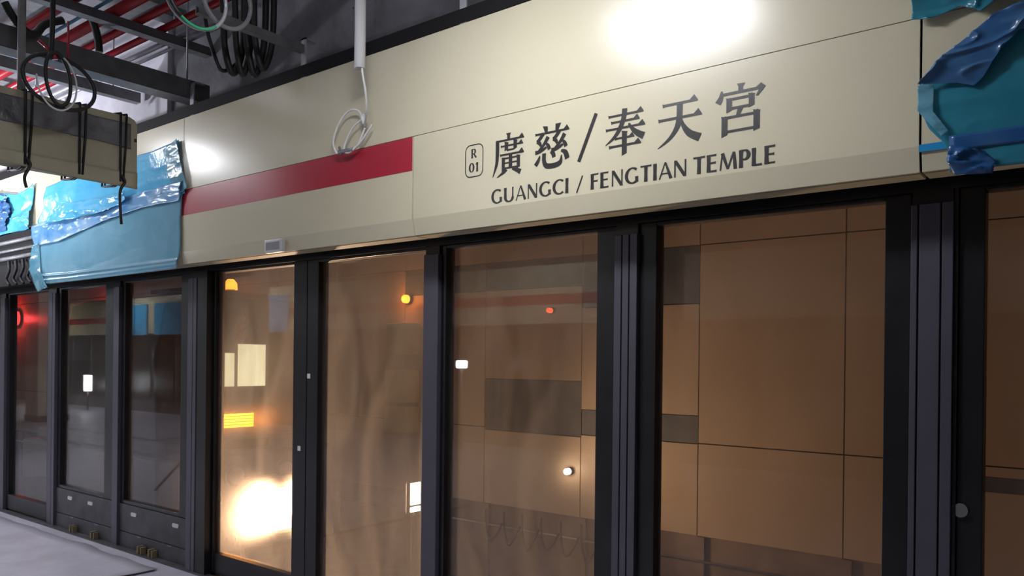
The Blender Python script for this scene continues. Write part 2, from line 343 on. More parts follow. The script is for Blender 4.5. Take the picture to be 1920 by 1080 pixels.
def cjk(ch, mb, T):
    if ch == 'guang':
        poly(mb, [(42, 0), (58, 0), (55, 6), (55, 15), (46, 15), (46, 5)], T)
        H(mb, T, 12, 98, 16); S(mb, T, [(16, 14), (16, 50), (13, 72), (2, 99)], [11, 11, 9, 2])
        H(mb, T, 26, 95, 29.5, 4.5, .85); V(mb, T, 44, 22, 41, 11); V(mb, T, 71, 20, 41, 11); H(mb, T, 44, 71, 40, 4.5, .05)
        H(mb, T, 24, 98, 50); V(mb, T, 57, 50, 82, 11)
        V(mb, T, 35, 58, 88, 10); V(mb, T, 81, 57, 86, 10); H(mb, T, 35, 84, 59, 4.5, .3); H(mb, T, 35, 80, 70, 4, .05); H(mb, T, 35, 80, 82, 4.5, .05)
        S(mb, T, [(44, 84), (34, 92), (15, 101)], [12, 8, 1.5]); S(mb, T, [(62, 86), (76, 90), (88, 96)], [3, 10, 13])
    if ch == 'ci':
        poly(mb, [(24, 2), (38, 4), (39, 9), (38, 18), (31, 18)], T); poly(mb, [(60, 2), (76, 2), (68, 18), (60, 18)], T)
        H(mb, T, 2, 99, 19)
        for ox in (0, 46):
            S(mb, T, [(26+ox, 19), (16+ox, 30), (8+ox, 36)], [10, 9, 8]); S(mb, T, [(8+ox, 35), (16+ox, 40), (19+ox, 47)], [8, 9, 6])
            S(mb, T, [(40+ox, 28), (28+ox, 44), (13+ox, 57)], [11, 8, 6])
            S(mb, T, [(3+ox, 60), (18+ox, 58), (36+ox, 51)], [10, 8, 5]); S(mb, T, [(34+ox, 42), (40+ox, 48), (44+ox, 57)], [4, 9, 10])
        S(mb, T, [(17, 68), (12, 79), (4, 89)], [3, 9, 11])
        S(mb, T, [(29, 64), (29, 82), (36, 93), (56, 95), (74, 90), (78, 74)], [11, 11, 12, 12, 11, 2])
        S(mb, T, [(47, 63), (54, 68), (57, 77)], [6, 11, 10]); S(mb, T, [(76, 64), (88, 70), (94, 85)], [5, 12, 13])
    if ch == 'feng':
        S(mb, T, [(48, 1), (46, 20), (38, 40), (24, 58), (2, 73)], [13, 12, 11, 8, 1.5])
        H(mb, T, 8, 93, 13.5); H(mb, T, 15, 84, 27, 5, .9); H(mb, T, 2, 97, 41, 5)
        S(mb, T, [(58, 34), (68, 48), (80, 58), (94, 66)], [4, 9, 13, 15])
        H(mb, T, 24, 72, 62, 4.5, .8); H(mb, T, 10, 88, 78, 5); V(mb, T, 48, 50, 99, 12)
    if ch == 'tian':
        H(mb, T, 11, 89, 14, 5.5, 1.1); H(mb, T, 2, 98, 43, 5.5, 1.1)
        S(mb, T, [(50, 14), (49, 45), (42, 66), (26, 84), (2, 99)], [13, 13, 11, 7, 1.5])
        S(mb, T, [(52, 42), (58, 60), (72, 78), (94, 90)], [3, 9, 14, 17])
    if ch == 'gong':
        poly(mb, [(43, 0), (60, 1), (55, 7), (55, 15), (46, 15), (46, 6)], T)
        H(mb, T, 12, 92, 16.5, 5.5, .1); poly(mb, [(80, 14), (90, 7), (99, 15), (84, 31), (80, 30), (86, 19)], T)
        S(mb, T, [(13, 9), (11, 22), (5, 32)], [3, 10, 13])
        V(mb, T, 28, 27, 52, 11); V(mb, T, 72, 25, 49, 11); H(mb, T, 28, 76, 28, 5, .5); H(mb, T, 28, 72, 45.5, 5, .05)
        poly(mb, [(45, 46), (57, 46), (49, 60), (42, 60)], T)
        V(mb, T, 19, 61, 98, 12); V(mb, T, 82, 58, 95, 12); H(mb, T, 19, 88, 62, 5, .6); H(mb, T, 19, 82, 89, 5, .05)
def latin(ch, mb, T):
    """capital with stressed strokes, box 0..w by 0..1 (v up); returns its advance"""
    t, h = .205, .10
    def ln(a, b, w0, w1=None): ribbon(mb, [a, b], [w0, w1 or w0], T)
    def hb(x0, x1, y): ln((x0, y), (x1-.03, y), h, h); poly(mb, [(x1-.07, y-h/2), (x1-.015, y-h*.75), (x1, y+h*.75), (x1-.07, y+h/2)], T)
    def vs(x, a=0, b=1, w=t): ribbon(mb, [(x, a), (x, (a+b)/2), (x, b)], [w*1.08, w*.92, w*1.08], T)
    def ell(cx, cy, rx, ry, a0, a1, n=22):
        pts = []; ws = []
        for i in range(n):
            a = math.radians(a0+(a1-a0)*i/(n-1)); pts.append((cx+rx*math.cos(a), cy+ry*math.sin(a))); ws.append(h+(t*.98-h)*abs(math.cos(a))**1.3)
        ribbon(mb, pts, ws, T)
    if ch == 'G': ell(.47, .5, .38, .46, 48, 318); vs(.74, .08, .43, t*.95); return .90
    if ch == 'C': ell(.47, .5, .38, .46, 48, 312); return .80
    if ch == 'U': vs(.13, .3, 1); vs(.70, .3, 1, .11); ell(.415, .32, .285, .29, 180, 360); return .84
    if ch == 'A': ln((.06, 0), (.40, 1), .08, .07); ln((.40, 1), (.74, 0), .10, .19); ln((.18, .32), (.60, .32), h*.8); return .80
    if ch == 'N': vs(.11, 0, 1, .09); ln((.13, .96), (.68, .04), .19); vs(.71, 0, 1, .09); return .84
    if ch == 'I': vs(.13, 0, 1); return .28
    if ch == 'F': vs(.13); hb(.13, .54, .955); hb(.13, .50, .52); return .58
    if ch == 'E': vs(.13); hb(.13, .56, .955); hb(.13, .53, .52); hb(.13, .58, .045); return .66
    if ch == 'L': vs(.13); hb(.13, .56, .045); return .60
    if ch == 'T': vs(.34); hb(.34, .68, .955); ln((.01, .95), (.34, .955), h*1.1, h); return .70
    if ch == 'P': vs(.13); ln((.13, .955), (.34, .955), h); ln((.13, .45), (.34, .45), h); ell(.34, .7025, .19, .2525, 90, -90, 14); return .62
    if ch == 'R': vs(.13); ln((.13, .955), (.34, .955), h); ln((.13, .47), (.34, .47), h); ell(.34, .7125, .18, .2425, 90, -90, 14); ln((.34, .47), (.66, .02), .15, .19); return .72
    if ch == 'M': ln((.07, 0), (.17, .97), .08); ln((.17, .97), (.48, .05), .19, .12); ln((.48, .05), (.79, .97), .09, .10); ln((.80, .97), (.89, 0), .15, .18); return 1.0
    if ch == '0': ell(.32, .5, .22, .46, 0, 360, 30); return .62
    if ch == '1': vs(.26); ln((.10, .78), (.26, .97), h); return .44
    if ch == '/': ln((0, -.07), (.42, 1.0), .10); return .42
    return .3
def text(mb, s, x0, x1, z0, cap, gaps=.06):
    tmp = MB(); adv = [latin(c, tmp, lambda u, v: (u, v)) if c != ' ' else .3 for c in s]
    tot = sum(adv)+gaps*(len(s)-1); k = (x1-x0)/tot; X = x0
    for c, a in zip(s, adv):
        if c != ' ': latin(c, mb, lambda u, v, X=X: (X+u*k, z0+v*cap))
        X += (a+gaps)*k
name_panel = panels[-2.955]
for ch, x0, x1 in [('guang', -2.425, -2.232), ('ci', -2.178, -1.984), ('feng', -1.805, -1.606), ('tian', -1.557, -1.359), ('gong', -1.308, -1.108)]:
    mb = MB(); cjk(ch, mb, lambda u, v, x0=x0, x1=x1: (x0+(x1-x0)*u/100, 2.608-.198*v/100)); mb.build('chinese_character', M['ink'], name_panel, keep=True)
mb = MB(); ribbon(mb, [(-1.936, 2.416), (-1.849, 2.611)], .017, lambda u, v: (u, v)); mb.build('slash_mark', M['ink'], name_panel, keep=True)
for wd, x0, x1 in (('GUANGCI', -2.428, -1.985), ('/', -1.945, -1.915), ('FENGTIAN', -1.875, -1.421), ('TEMPLE', -1.398, -1.066)):
    mb = MB(); text(mb, wd, x0, x1, 2.287, .067); mb.build('english_word' if len(wd) > 1 else 'slash_mark', M['ink'], name_panel, keep=True)
mb = MB(); pts = []
bx0, bx1, bz0, bz1, br = -2.594, -2.483, 2.433, 2.586, .03
for cx, cz, a in [(bx1-br, bz1-br, 0), (bx0+br, bz1-br, 90), (bx0+br, bz0+br, 180), (bx1-br, bz0+br, 270)]:
    for i in range(7):
        an = math.radians(a+15*i); pts.append((cx+br*math.cos(an), cz+br*math.sin(an)))
ribbon(mb, pts+[pts[0]], .0055, lambda u, v: (u, v))
text(mb, 'R', -2.558, -2.522, 2.522, .045); text(mb, '01', -2.572, -2.508, 2.455, .045)
mb.build('station_number_badge', M['ink'], name_panel, keep=True)

# ================================================================== SCREEN DOORS
PF = -.062                                   # front of the posts
def post(x0, x1, label, grooves=(), y0=PF, z0=0):
    t = thing('door_post', label, 'post', ((x0+x1)/2, y0, 0), 'posts of the platform screen')
    cuts = [x0]; 
    for gx in grooves: cuts += [x0+gx*(x1-x0)-.003, x0+gx*(x1-x0)+.003]
    cuts.append(x1); f = MB()
    for a, b in zip(cuts[::2], cuts[1::2]): f.box(a, b, y0, y0+.03, .01, 2.12)
    f.build('cover_strip', M['post'], t, bevel=.002)
    MB().box(x0+.003, x1-.003, y0+.012, .05, 0, 2.166).build('core', M['frame'], t)
    return t
post(-.660, -.525, 'wide grooved grey post at the right, beside the round silver lock', (.18, .72))
post(-1.883, -1.768, 'grooved grey post between the two fixed panes under the station name', (.33, .66))
post(-3.086, -2.978, 'plain grey post under the seam where the red stripe ends', ())
post(-5.448, -5.334, 'grey post left of the brightly lit sliding door', (.6,), y0=-.09)
post(-6.643, -6.552, 'slim grey post between the two left panes with kick plates', ())
post(-7.903, -7.760, 'grey post beside the leftmost tall pane', (.6,))
post(-9.043, -8.933, 'grey post cut by the left edge of the photo', ())
# dark jambs on the door side of the posts
for a, b, l in [(-5.33, -5.205, 'black jamb between the grey post and the brightly lit door glass'), (-.522, -.512, 'thin black jamb right of the wide grooved post')]:
    tag(MB().box(a, b, -.085 if a < -5 else -.05, .06, 0, 2.166).build('door_jamb', M['frame']), l, 'jamb')

def leaf_parts(t, x0, x1, gx0, gx1, gz0, gz1, z0=.02, z1=2.166, y0=-.035, y1=.035, gm='g_clear', fm='frame'):
    f = MB(); f.box(x0, gx0, y0, y1, z0, z1).box(gx1, x1, y0, y1, z0, z1).box(gx0, gx1, y0, y1, z0, gz0).box(gx0, gx1, y0, y1, gz1, z1)
    f.build('frame', M[fm], t, bevel=.003)
    MB().box(gx0-.005, gx1+.005, -.006, .006, gz0-.005, gz1+.005).build('glass_pane', M[gm], t)
def sliding(x0, x1, gx0, gx1, label, gm, sticker=None, lock=None):
    t = thing('sliding_door', label, 'door', ((x0+x1)/2, 0, .02), 'sliding platform doors')
    leaf_parts(t, x0, x1, gx0, gx1, .165, 2.150, gm=gm)
    if sticker: sx, sz = sticker; MB().box(sx-.014, sx+.014, -.038, -.035, sz-.015, sz+.015).build('sticker', M['whitecable'], t)
    if lock:
        lx, lz = lock; MB().tube([(lx, -.036, lz), (lx, -.048, lz)], .024, 20).build('round_lock', M['lockgrey'], t)
    return t
def fixed(x0, x1, gx0, gx1, label, gm, vents):
    t = thing('fixed_screen_panel', label, 'glass panel', ((x0+x1)/2, 0, 0), 'fixed panes with kick plates')
    leaf_parts(t, x0, x1, gx0, gx1, .385, 2.150, z0=.36, gm=gm)
    k = MB().box(x0, x1, -.040, .03, .002, .13).box(x0, x1, -.040, .03, .136, .355); k.build('kick_plate', M['kick'], t, bevel=.002)
    for u in vents:
        vx = x0+(x1-x0)*u; c = []
        for i in range(18):
            a = 2*PI*i/18; c.append((vx+math.copysign(.030, math.cos(a))+.014*math.cos(a), .29+.015*math.sin(a)))
        v = MB(); n = len(c); v.add([(p[0], -.046, p[1]) for p in c]+[(p[0], -.040, p[1]) for p in c], [tuple(range(n)), tuple(range(n, 2*n))]+[(i, (i+1) % n, (i+1) % n+n, i+n) for i in range(n)])
        v.build('oval_cap', M['silver'], t, label='silver oval cap')
    for u in (.3, .72):
        MB().box(x0+(x1-x0)*u-.03, x0+(x1-x0)*u+.03, -.043, -.04, .118, .127).build('plate_clip', M['lockgrey'], t)
    return t
fixed(-1.768, -.664, -1.685, -.752, 'fixed pane between the two grooved posts, under the end of the station name', 'g_clear', (.35, .75))
fixed(-2.978, -1.883, -2.944, -1.992, 'fixed pane under the start of the station name, right of the plain grey post', 'g_mid', (.35, .75))
fixed(-6.552, -5.452, -6.56+.06, -5.635, 'fixed pane with kick plate nearest the left side of the lit door', 'g_low', (.22, .80))
fixed(-7.760, -6.643, -7.70, -6.84, 'fixed pane with kick plate under the left part of the large blue film', 'g_low', (.27, .62))
sliding(-4.130, -3.088, -4.025, -3.092, 'dusty sliding door leaf beside the plain grey post, under the red stripe', 'g_haze', (-4.11, 1.44))
sliding(-5.203, -4.137, -5.180, -4.272, 'sliding door leaf lit from behind by the flood lamp, beside the black jamb', 'g_glow', (-4.2, .98))
sliding(-8.930, -7.905, -8.88, -7.98, 'sliding door leaf at the far left with red light behind it', 'g_low')
sliding(-10.08, -9.045, -9.95, -9.10, 'sliding door leaf cut by the left edge of the photo', 'g_low')
sliding(-.511, .62, -.433, .50, 'sliding door leaf with round silver lock at the right edge', 'g_clear', None, (-.497, 1.05))
# threshold strip and small clips on the floor edge
tag(MB().box(-20, 3.1, -.10, -.045, -.001, .012).build('threshold_strip', M['kick']), 'dark metal threshold strip along the foot of the platform doors', 'threshold')
for X in (-7.35, -6.95, -6.15, -5.98):
    tag(MB().box(X-.012, X+.006, -.09, -.043, .013, .07).box(X+.03, X+.045, -.085, -.043, .013, .065).build('floor_clip', M['wood']), 'small pale wooden wedge pair at the foot of the dark kick plates', 'wedge', 'wedges along the kick plates')

# ================================================================== BLUE FILM
def lerp(pl, t):
    n = len(pl)-1; s = t*n; i = min(int(s), n-1); u = s-i
    return (pl[i][0]+(pl[i+1][0]-pl[i][0])*u, pl[i][1]+(pl[i+1][1]-pl[i][1])*u)
def film(top, bot, left, right, m, y=F-.012, amp=.012, nu=70, nv=36, seed=0, freq=5, parent=None, name='film_sheet', fold=None, thick=.0012):
    """Coons patch in (X, z), wrinkled towards the platform"""
    vs = []; fs = []
    for j in range(nv+1):
        v = j/nv
        for i in range(nu+1):
            u = i/nu; T = lerp(top, u); B = lerp(bot, u); L = lerp(left, v); Rr = lerp(right, v)
            x = (1-v)*T[0]+v*B[0]+(1-u)*L[0]+u*Rr[0]-((1-u)*(1-v)*top[0][0]+u*(1-v)*top[-1][0]+(1-u)*v*bot[0][0]+u*v*bot[-1][0])
            z = (1-v)*T[1]+v*B[1]+(1-u)*L[1]+u*Rr[1]-((1-u)*(1-v)*top[0][1]+u*(1-v)*top[-1][1]+(1-u)*v*bot[0][1]+u*v*bot[-1][1])
            p = Vector((x*freq*.55, z*freq*1.5, seed*3.1))
            n1 = noise.noise(p); n2 = abs(noise.noise(p*2.3+Vector((3, 1, 0))))
            d = amp*(.6+n1)+amp*.9*(1-n2*2)**3*(.5+n1)
            if fold: d += fold(u, v)
            vs.append((x, y-max(d, .001), z))
    for j in range(nv):
        for i in range(nu):
            a = j*(nu+1)+i; fs.append((a, a+1, a+nu+2, a+nu+1))
    b = MB().add(vs, fs, True)
    xs = [q[0] for q in vs]; zs = [q[2] for q in vs]
    o = b.build(name, m, parent, org=None if parent else ((min(xs)+max(xs))/2, F, min(zs)))
    s = o.modifiers.new('thickness', 'SOLIDIFY'); s.thickness = thick
    return o
# large film left of the stripe
t = thing('blue_protective_film', 'large bright blue plastic film wrapped over the fascia left of the red stripe', 'plastic film', (-6.4, F, 2.15))
film([(-7.38, 2.99), (-7.0, 3.01), (-6.2, 3.03), (-5.6, 3.02), (-5.23, 3.045)], [(-7.50, 2.60), (-7.0, 2.64), (-6.3, 2.655), (-5.7, 2.68), (-5.14, 2.665)],
     [(-7.38, 2.99), (-7.45, 2.90), (-7.42, 2.82), (-7.55, 2.72), (-7.50, 2.60)], [(-5.23, 3.045), (-5.22, 2.9), (-5.18, 2.76), (-5.14, 2.665)], M['film'], amp=.005, seed=1, freq=3, parent=t, name='upper_sheet')
film([(-7.58, 2.66), (-7.0, 2.62), (-6.3, 2.66), (-5.7, 2.69), (-5.17, 2.70)], [(-7.50, 2.165), (-6.9, 2.16), (-6.2, 2.158), (-5.6, 2.16), (-5.24, 2.162)],
     [(-7.58, 2.66), (-7.50, 2.50), (-7.56, 2.38), (-7.60, 2.28), (-7.50, 2.165)], [(-5.17, 2.70), (-5.20, 2.5), (-5.19, 2.3), (-5.24, 2.162)], M['film2'], amp=.003, seed=2, parent=t, name='lower_sheet', freq=1.5, nv=60, fold=lambda u, v: .010*math.exp(-((v-.84-.03*u)/.025)**2)+.006*math.exp(-((v-.93)/.02)**2))
film([(-7.62, 2.68), (-7.0, 2.72), (-6.3, 2.73), (-5.7, 2.74), (-5.16, 2.75)], [(-7.60, 2.50), (-7.1, 2.50), (-6.3, 2.59), (-5.7, 2.63), (-5.19, 2.62)],
     [(-7.62, 2.68), (-7.66, 2.6), (-7.60, 2.50)], [(-5.16, 2.75), (-5.19, 2.62)], M['film3'], y=F-.02, amp=.011, seed=3, freq=7, parent=t, name='gathered_fold', nv=20, nu=110)
film([(-7.02, 2.80), (-6.3, 2.765), (-5.9, 2.77)], [(-7.3, 2.66), (-6.3, 2.65), (-5.9, 2.70)], [(-7.02, 2.80), (-7.3, 2.66)], [(-5.9, 2.77), (-5.9, 2.70)], M['film'], y=F-.04, amp=.02, seed=9, freq=9, parent=t, name='loose_edge', nv=10)
film([(-5.42, 3.0), (-5.23, 3.05)], [(-5.20, 2.66), (-5.10, 2.70)], [(-5.42, 3.0), (-5.35, 2.82), (-5.20, 2.66)], [(-5.23, 3.05), (-5.16, 2.85), (-5.10, 2.70)], M['filmhaze'], y=F-.02, amp=.008, seed=4, freq=6, parent=t, name='loose_flap', nu=16)
film([(-7.64, 2.50), (-7.5, 2.53)], [(-7.52, 2.10), (-7.3, 2.13)], [(-7.64, 2.50), (-7.68, 2.30), (-7.60, 2.17), (-7.52, 2.10)], [(-7.5, 2.53), (-7.46, 2.3), (-7.3, 2.13)], M['filmhaze'], y=F-.02, amp=.014, seed=5, freq=7, parent=t, name='loose_flap', nu=16)
# far left film
t = thing('blue_protective_film', 'blue plastic film hanging on the upper fascia at the left edge, under the sign', 'plastic film', (-8.6, F, 2.66))
film([(-9.9, 3.06), (-9.0, 3.08), (-8.4, 3.06), (-8.0, 3.0), (-7.63, 3.05)], [(-9.9, 2.67), (-8.8, 2.655), (-8.2, 2.67), (-7.66, 2.66)],
     [(-9.9, 3.06), (-9.9, 2.67)], [(-7.63, 3.05), (-7.66, 2.85), (-7.66, 2.66)], M['film'], amp=.03, seed=6, freq=6, parent=t, name='film_sheet')
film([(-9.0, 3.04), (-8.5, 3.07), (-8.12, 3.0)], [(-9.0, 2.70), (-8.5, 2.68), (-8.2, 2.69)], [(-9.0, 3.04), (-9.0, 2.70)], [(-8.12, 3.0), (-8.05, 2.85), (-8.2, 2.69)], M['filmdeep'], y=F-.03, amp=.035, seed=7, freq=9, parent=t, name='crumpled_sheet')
# right film
t = thing('blue_protective_film', 'large teal and blue plastic film peeling off the panel at the right edge', 'plastic film', (0, F, 2.16))
film([(-.592, 2.463), (-.48, 2.57), (-.38, 2.63), (-.30, 2.655), (.3, 2.68), (1.7, 2.68)], [(-.50, 2.172), (-.4, 2.17), (0, 2.165), (1.7, 2.165)],
     [(-.592, 2.463), (-.592, 2.40), (-.56, 2.32), (-.52, 2.272), (-.495, 2.22), (-.50, 2.172)], [(1.7, 2.68), (1.7, 2.165)], M['filmteal'], amp=.008, seed=8, freq=4, parent=t, nu=120)
film([(-.590, 2.462), (-.50, 2.55), (-.38, 2.632), (-.2, 2.68), (.5, 2.68)], [(-.572, 2.462), (-.475, 2.448), (-.43, 2.43), (-.405, 2.45), (-.36, 2.52), (-.31, 2.57), (-.2, 2.58), (.5, 2.55)],
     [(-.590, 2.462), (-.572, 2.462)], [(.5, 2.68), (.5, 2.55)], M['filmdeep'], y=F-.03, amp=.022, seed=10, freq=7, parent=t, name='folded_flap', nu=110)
film([(-.592, 2.462), (-.545, 2.46)], [(-.52, 2.285), (-.50, 2.30)], [(-.592, 2.462), (-.592, 2.38), (-.52, 2.285)], [(-.545, 2.46), (-.545, 2.37), (-.50, 2.30)], M['filmhaze'], y=F-.026, amp=.012, seed=11, freq=12, parent=t, name='loose_edge', nu=14)
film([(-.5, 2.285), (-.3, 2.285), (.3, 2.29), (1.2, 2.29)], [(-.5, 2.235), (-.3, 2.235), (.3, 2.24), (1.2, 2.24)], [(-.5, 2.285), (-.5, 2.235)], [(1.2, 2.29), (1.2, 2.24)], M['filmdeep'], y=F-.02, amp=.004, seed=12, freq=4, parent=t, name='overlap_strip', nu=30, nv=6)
film([(-.495, 2.25), (-.40, 2.22)], [(-.48, 2.155), (-.375, 2.145)], [(-.495, 2.25), (-.50, 2.2), (-.48, 2.155)], [(-.40, 2.22), (-.365, 2.18), (-.375, 2.145)], M['filmdeep'], y=F-.03, amp=.02, seed=13, freq=14, parent=t, name='loose_tail', nu=14, nv=14)
tag(MB().box(-.592, -.49, F-.002, F-.0005, 2.252, 2.276).build('blue_tape_strip', M['tape']), 'short strip of blue tape on the beige panel at the right seam', 'tape')
t = film([(-.612, 2.9), (-.4, 2.9), (.1, 2.9)], [(-.612, 2.683), (-.56, 2.672), (-.47, 2.692), (-.41, 2.655), (-.36, 2.69), (-.2, 2.74), (.1, 2.8)], [(-.612, 2.9), (-.612, 2.683)], [(.1, 2.9), (.1, 2.8)], M['filmteal'], y=F-.02, amp=.025, seed=14, freq=11, name='blue_protective_film')
tag(t, 'crumpled blue film scrap at the top right corner, above the peeling film', 'plastic film')
# film on the opposite side, seen only as reflections
for i, (a, b) in enumerate([(-23., -21.6), (-21.2, -19.6), (-17.6, -15.2)]):
    t = MB().box(a, b, -7.88, -7.86, 2.15, 3.0).build('blue_protective_film', M['film'])
    tag(t, ['blue film on the opposite fascia, reflected in the left panes', 'second blue film on the opposite fascia reflected in the left panes', 'blue film on the opposite fascia reflected in the lit door'][i], 'plastic film', 'films on the opposite fascia')

# opening under the far left film: bare cabinet with rails and cables
t = thing('open_header_cabinet', 'open dark header cabinet with bare rails below the far left film', 'cabinet', (-9., F, 2.16))
c = MB().box(-9.94, -7.66, F+.055, F+.058, 2.2, 2.69).box(-7.665, -7.655, F, F+.06, 2.19, 2.69); c.build('back_plate', M['dark'], t)
for z, r in ((2.60, .02), (2.52, .014), (2.45, .02)):
    MB().tube([(-9.94, F+.03, z), (-7.68, F+.03, z)], r, 8).build('rail', M['steel'], t)
for k in range(4):
    x0 = -8.3+.16*k
    MB().tube(smooth([(x0, F+.03, 2.42), (x0+.06, F+.01, 2.33), (x0-.03, F+.02, 2.26), (x0+.05, F+.02, 2.2)], 6), .012, 6).build('cable', M['rubber'], t)

# ================================================================== OVERHEAD
def rod(mb, x, y, z0, z1, r=.006): return mb.tube([(x, y, z0), (x, y, z1)], r, 6)
def channel(mb, x0, x1, y0, y1, z0, z1, th=.006):   # upturned C section along Y
    mb.box(x0, x1, y0, y1, z0, z0+th).box(x0, x0+th, y0, y1, z0+th, z1).box(x1-th, x1, y0, y1, z0+th, z1); return mb
beams = [(-5.26, -5.12, -4.2, -.13, 3.31, 3.44, 'steeldark', 'long dark steel channel crossing above the hanging sign to the fascia'),
         (-6.30, -6.23, -3.4, -.06, 3.55, 3.63, 'steel', 'grey steel channel beyond the black cable coil'),
         (-5.40, -5.32, -3.6, .0, 3.73, 3.79, 'steeldark', 'small dark channel carrying the red pipes'),
         (-3.89, -3.85, -.95, -.29, 3.33, 3.375, 'steeldark', 'short grey arm fixed to the fascia top left of the white tube'),
         (-5.72, -5.55, -3.6, -.06, 4.02, 4.10, 'steel', 'wide grey channel highest under the ceiling slab'),
         (-7.75, -7.67, -3.6, -.06, 3.72, 3.79, 'steel', 'far grey channel above the left edge sign')]
for x0, x1, y0, y1, z0, z1, m, l in beams:
    t = thing('support_channel', l, 'steel channel', ((x0+x1)/2, (y0+y1)/2, z0))
    channel(MB(), x0, x1, y0, y1, z0, z1).build('channel', M[m], t, bevel=.002)
    for yy in ([y0+.12, -1.42, -.26] if y1-y0 > 1.5 else [y0+.05]):
        rod(MB(), (x0+x1)/2, yy, z0, 4.9, .007).build('hanger_rod', M['steellight'], t)
def bracket(x, l):
    t = thing('fascia_bracket', l, 'bracket', (x, -.28, 3.19), 'brackets on top of the fascia')
    MB().box(x-.022, x+.022, -.283, -.275, 3.10 if False else 3.19, 3.42).box(x-.022, x+.022, -.283, -.20, 3.41, 3.42).build('angle', M['steellight'], t)
    MB().tube([(x, -.286, 3.39), (x, -.284, 3.39)], .012, 8).build('bolt', M['silver'], t)
bracket(-3.87, 'pale steel angle bracket on the fascia top, nearest the white tube')
bracket(-5.085, 'pale steel angle bracket on the fascia top at the end of the dark channel')
bracket(-2.62, 'pale steel angle bracket on the fascia top, right of the white tube')
bracket(-6.39, 'pale steel angle bracket on the fascia top above the large blue film')
# pale angle rail on the plaster
tag(MB().box(-12, -5.3, -.10, -.03, 3.30, 3.31).box(-12, -5.3, -.036, -.03, 3.31, 3.40).build('angle_rail', M['steellight']), 'pale perforated angle rail lying along the foot of the white plaster', 'rail')
# pipes along the platform
pl = ['red fire pipe, the nearest of the row above the hanging sign', 'second red pipe from the fascia, under the pale slab', 'red pipe closest to the fascia', 'red pipe at the platform side of the row', 'outermost red pipe, at the top left corner']
for (y, r, z), l in zip([(-.50, .026, 3.83), (-.66, .036, 3.84), (-.335, .024, 3.83), (-.92, .03, 3.84), (-1.25, .036, 3.86)], pl):
    t = thing('red_pipe', l, 'pipe', (-9, y, z), 'red pipes on the channels')
    MB().tube([(-15.5, y, z), (-4.35, y, z)], r, 14).build('pipe_run', M['redpipe'], t)
    for k in range(4): MB().tube([(-6.9-k*2.6, y, z), (-6.82-k*2.6, y, z)], r*1.22, 14).build('coupling', M['redpipe'], t)
def tray(y0, y1, z, x0, x1, l, m='steel'):
    t = thing('cable_tray', l, 'cable tray', ((x0+x1)/2, y0, z), 'cable trays')
    MB().box(x0, x1, y0, y0+.006, z, z+.07).box(x0, x1, y1-.006, y1, z, z+.07).box(x0, x1, y0, y1, z, z+.004).build('tray', M[m], t)
    k = MB()
    for i in range(4): k.tube([(x0, y0+.03+.04*i, z+.025), (x1, y0+.03+.04*i, z+.025)], .016, 6)
    k.build('cables', M['rubber'], t)
tray(-.62, -.40, 3.9, -14, -4.6, 'grey cable tray lying above the red pipes near the fascia')
tray(-1.12, -.78, 3.93, -14, -4.4, 'wider grey cable tray farther from the fascia above the red pipes')
tag(MB().tube([(-13, -.775, 3.83), (-4.9, -.775, 3.83)], .011, 10).build('blue_pipe', M['bluepipe']), 'thin light blue pipe running beside the red pipes', 'pipe')
tag(MB().tube([(-13, -.2, 3.83), (-4.9, -.2, 3.83)], .02, 10).build('grey_pipe', M['steellight']), 'pale grey conduit beside the fascia-side red pipe', 'pipe')
tag(MB().tube([(-13, -.12, 3.83), (-4.9, -.12, 3.83)], .014, 10).build('grey_pipe', M['steellight']), 'thin pale conduit nearest the concrete bulkhead', 'pipe')

# hanging sign, wrapped
X1 = -4.945
t = thing('hanging_sign', 'long beige sign case wrapped in grey plastic and black ties, hung from the ceiling', 'sign', (X1-.1, -1.9, 2.63))
prof = [(-.72, 2.64), (-.72, 2.99), (-.735, 3.02), (-.77, 3.035), (-3.1, 3.035), (-3.1, 2.63)]
v = [(X1, y, z) for y, z in prof]+[(X1-.22, y, z) for y, z in prof]; n = len(prof)
MB().add(v, [tuple(range(n)), tuple(range(n, 2*n))]+[(i, (i+1) % n, (i+1) % n+n, i+n) for i in range(n)]).build('case', M['signbody'], t, bevel=.008)
# plastic wrap: wavy sheet on the face and a sagging one below
def sheetX(name, X, y0, y1, za, zb, m, amp, seed, nu=60, nv=14, wav=.01):
    vs = []; fs = []
    for j in range(nv+1):
        for i in range(nu+1):
            y = y0+(y1-y0)*i/nu; a = za(y); b = zb(y); z = a+(b-a)*j/nv
            d = noise.noise(Vector((y*3, z*9, seed)))
            vs.append((X+amp*(1+d), y, z+wav*noise.noise(Vector((y*5, seed, j/nv)))))
    for j in range(nv):
        for i in range(nu): a = j*(nu+1)+i; fs.append((a, a+1, a+nu+2, a+nu+1))
    o = MB().add(vs, fs, True).build(name, m, t); s = o.modifiers.new('thickness', 'SOLIDIFY'); s.thickness = .001; return o
sheetX('plastic_wrap', X1+.002, -.765, -3.05, lambda y: 2.835+.012*math.sin(y*4), lambda y: 2.99, M['signband'], .004, 2)
sheetX('lower_wrap', X1+.004, -.725, -3.05, lambda y: 2.612+.02*math.sin(y*3+1), lambda y: 2.69, M['signbody'], .006, 5, nv=6)
MB().box(X1, X1+.004, -.742, -.728, 2.885, 2.905).build('screw', M['rubber'], t)
for yy in (-1.36, -2.9): MB().tube([(X1-.06, yy, 3.03), (X1-.06, yy, 4.9)], .022, 10).build('suspension_pole', M['steel'], t)
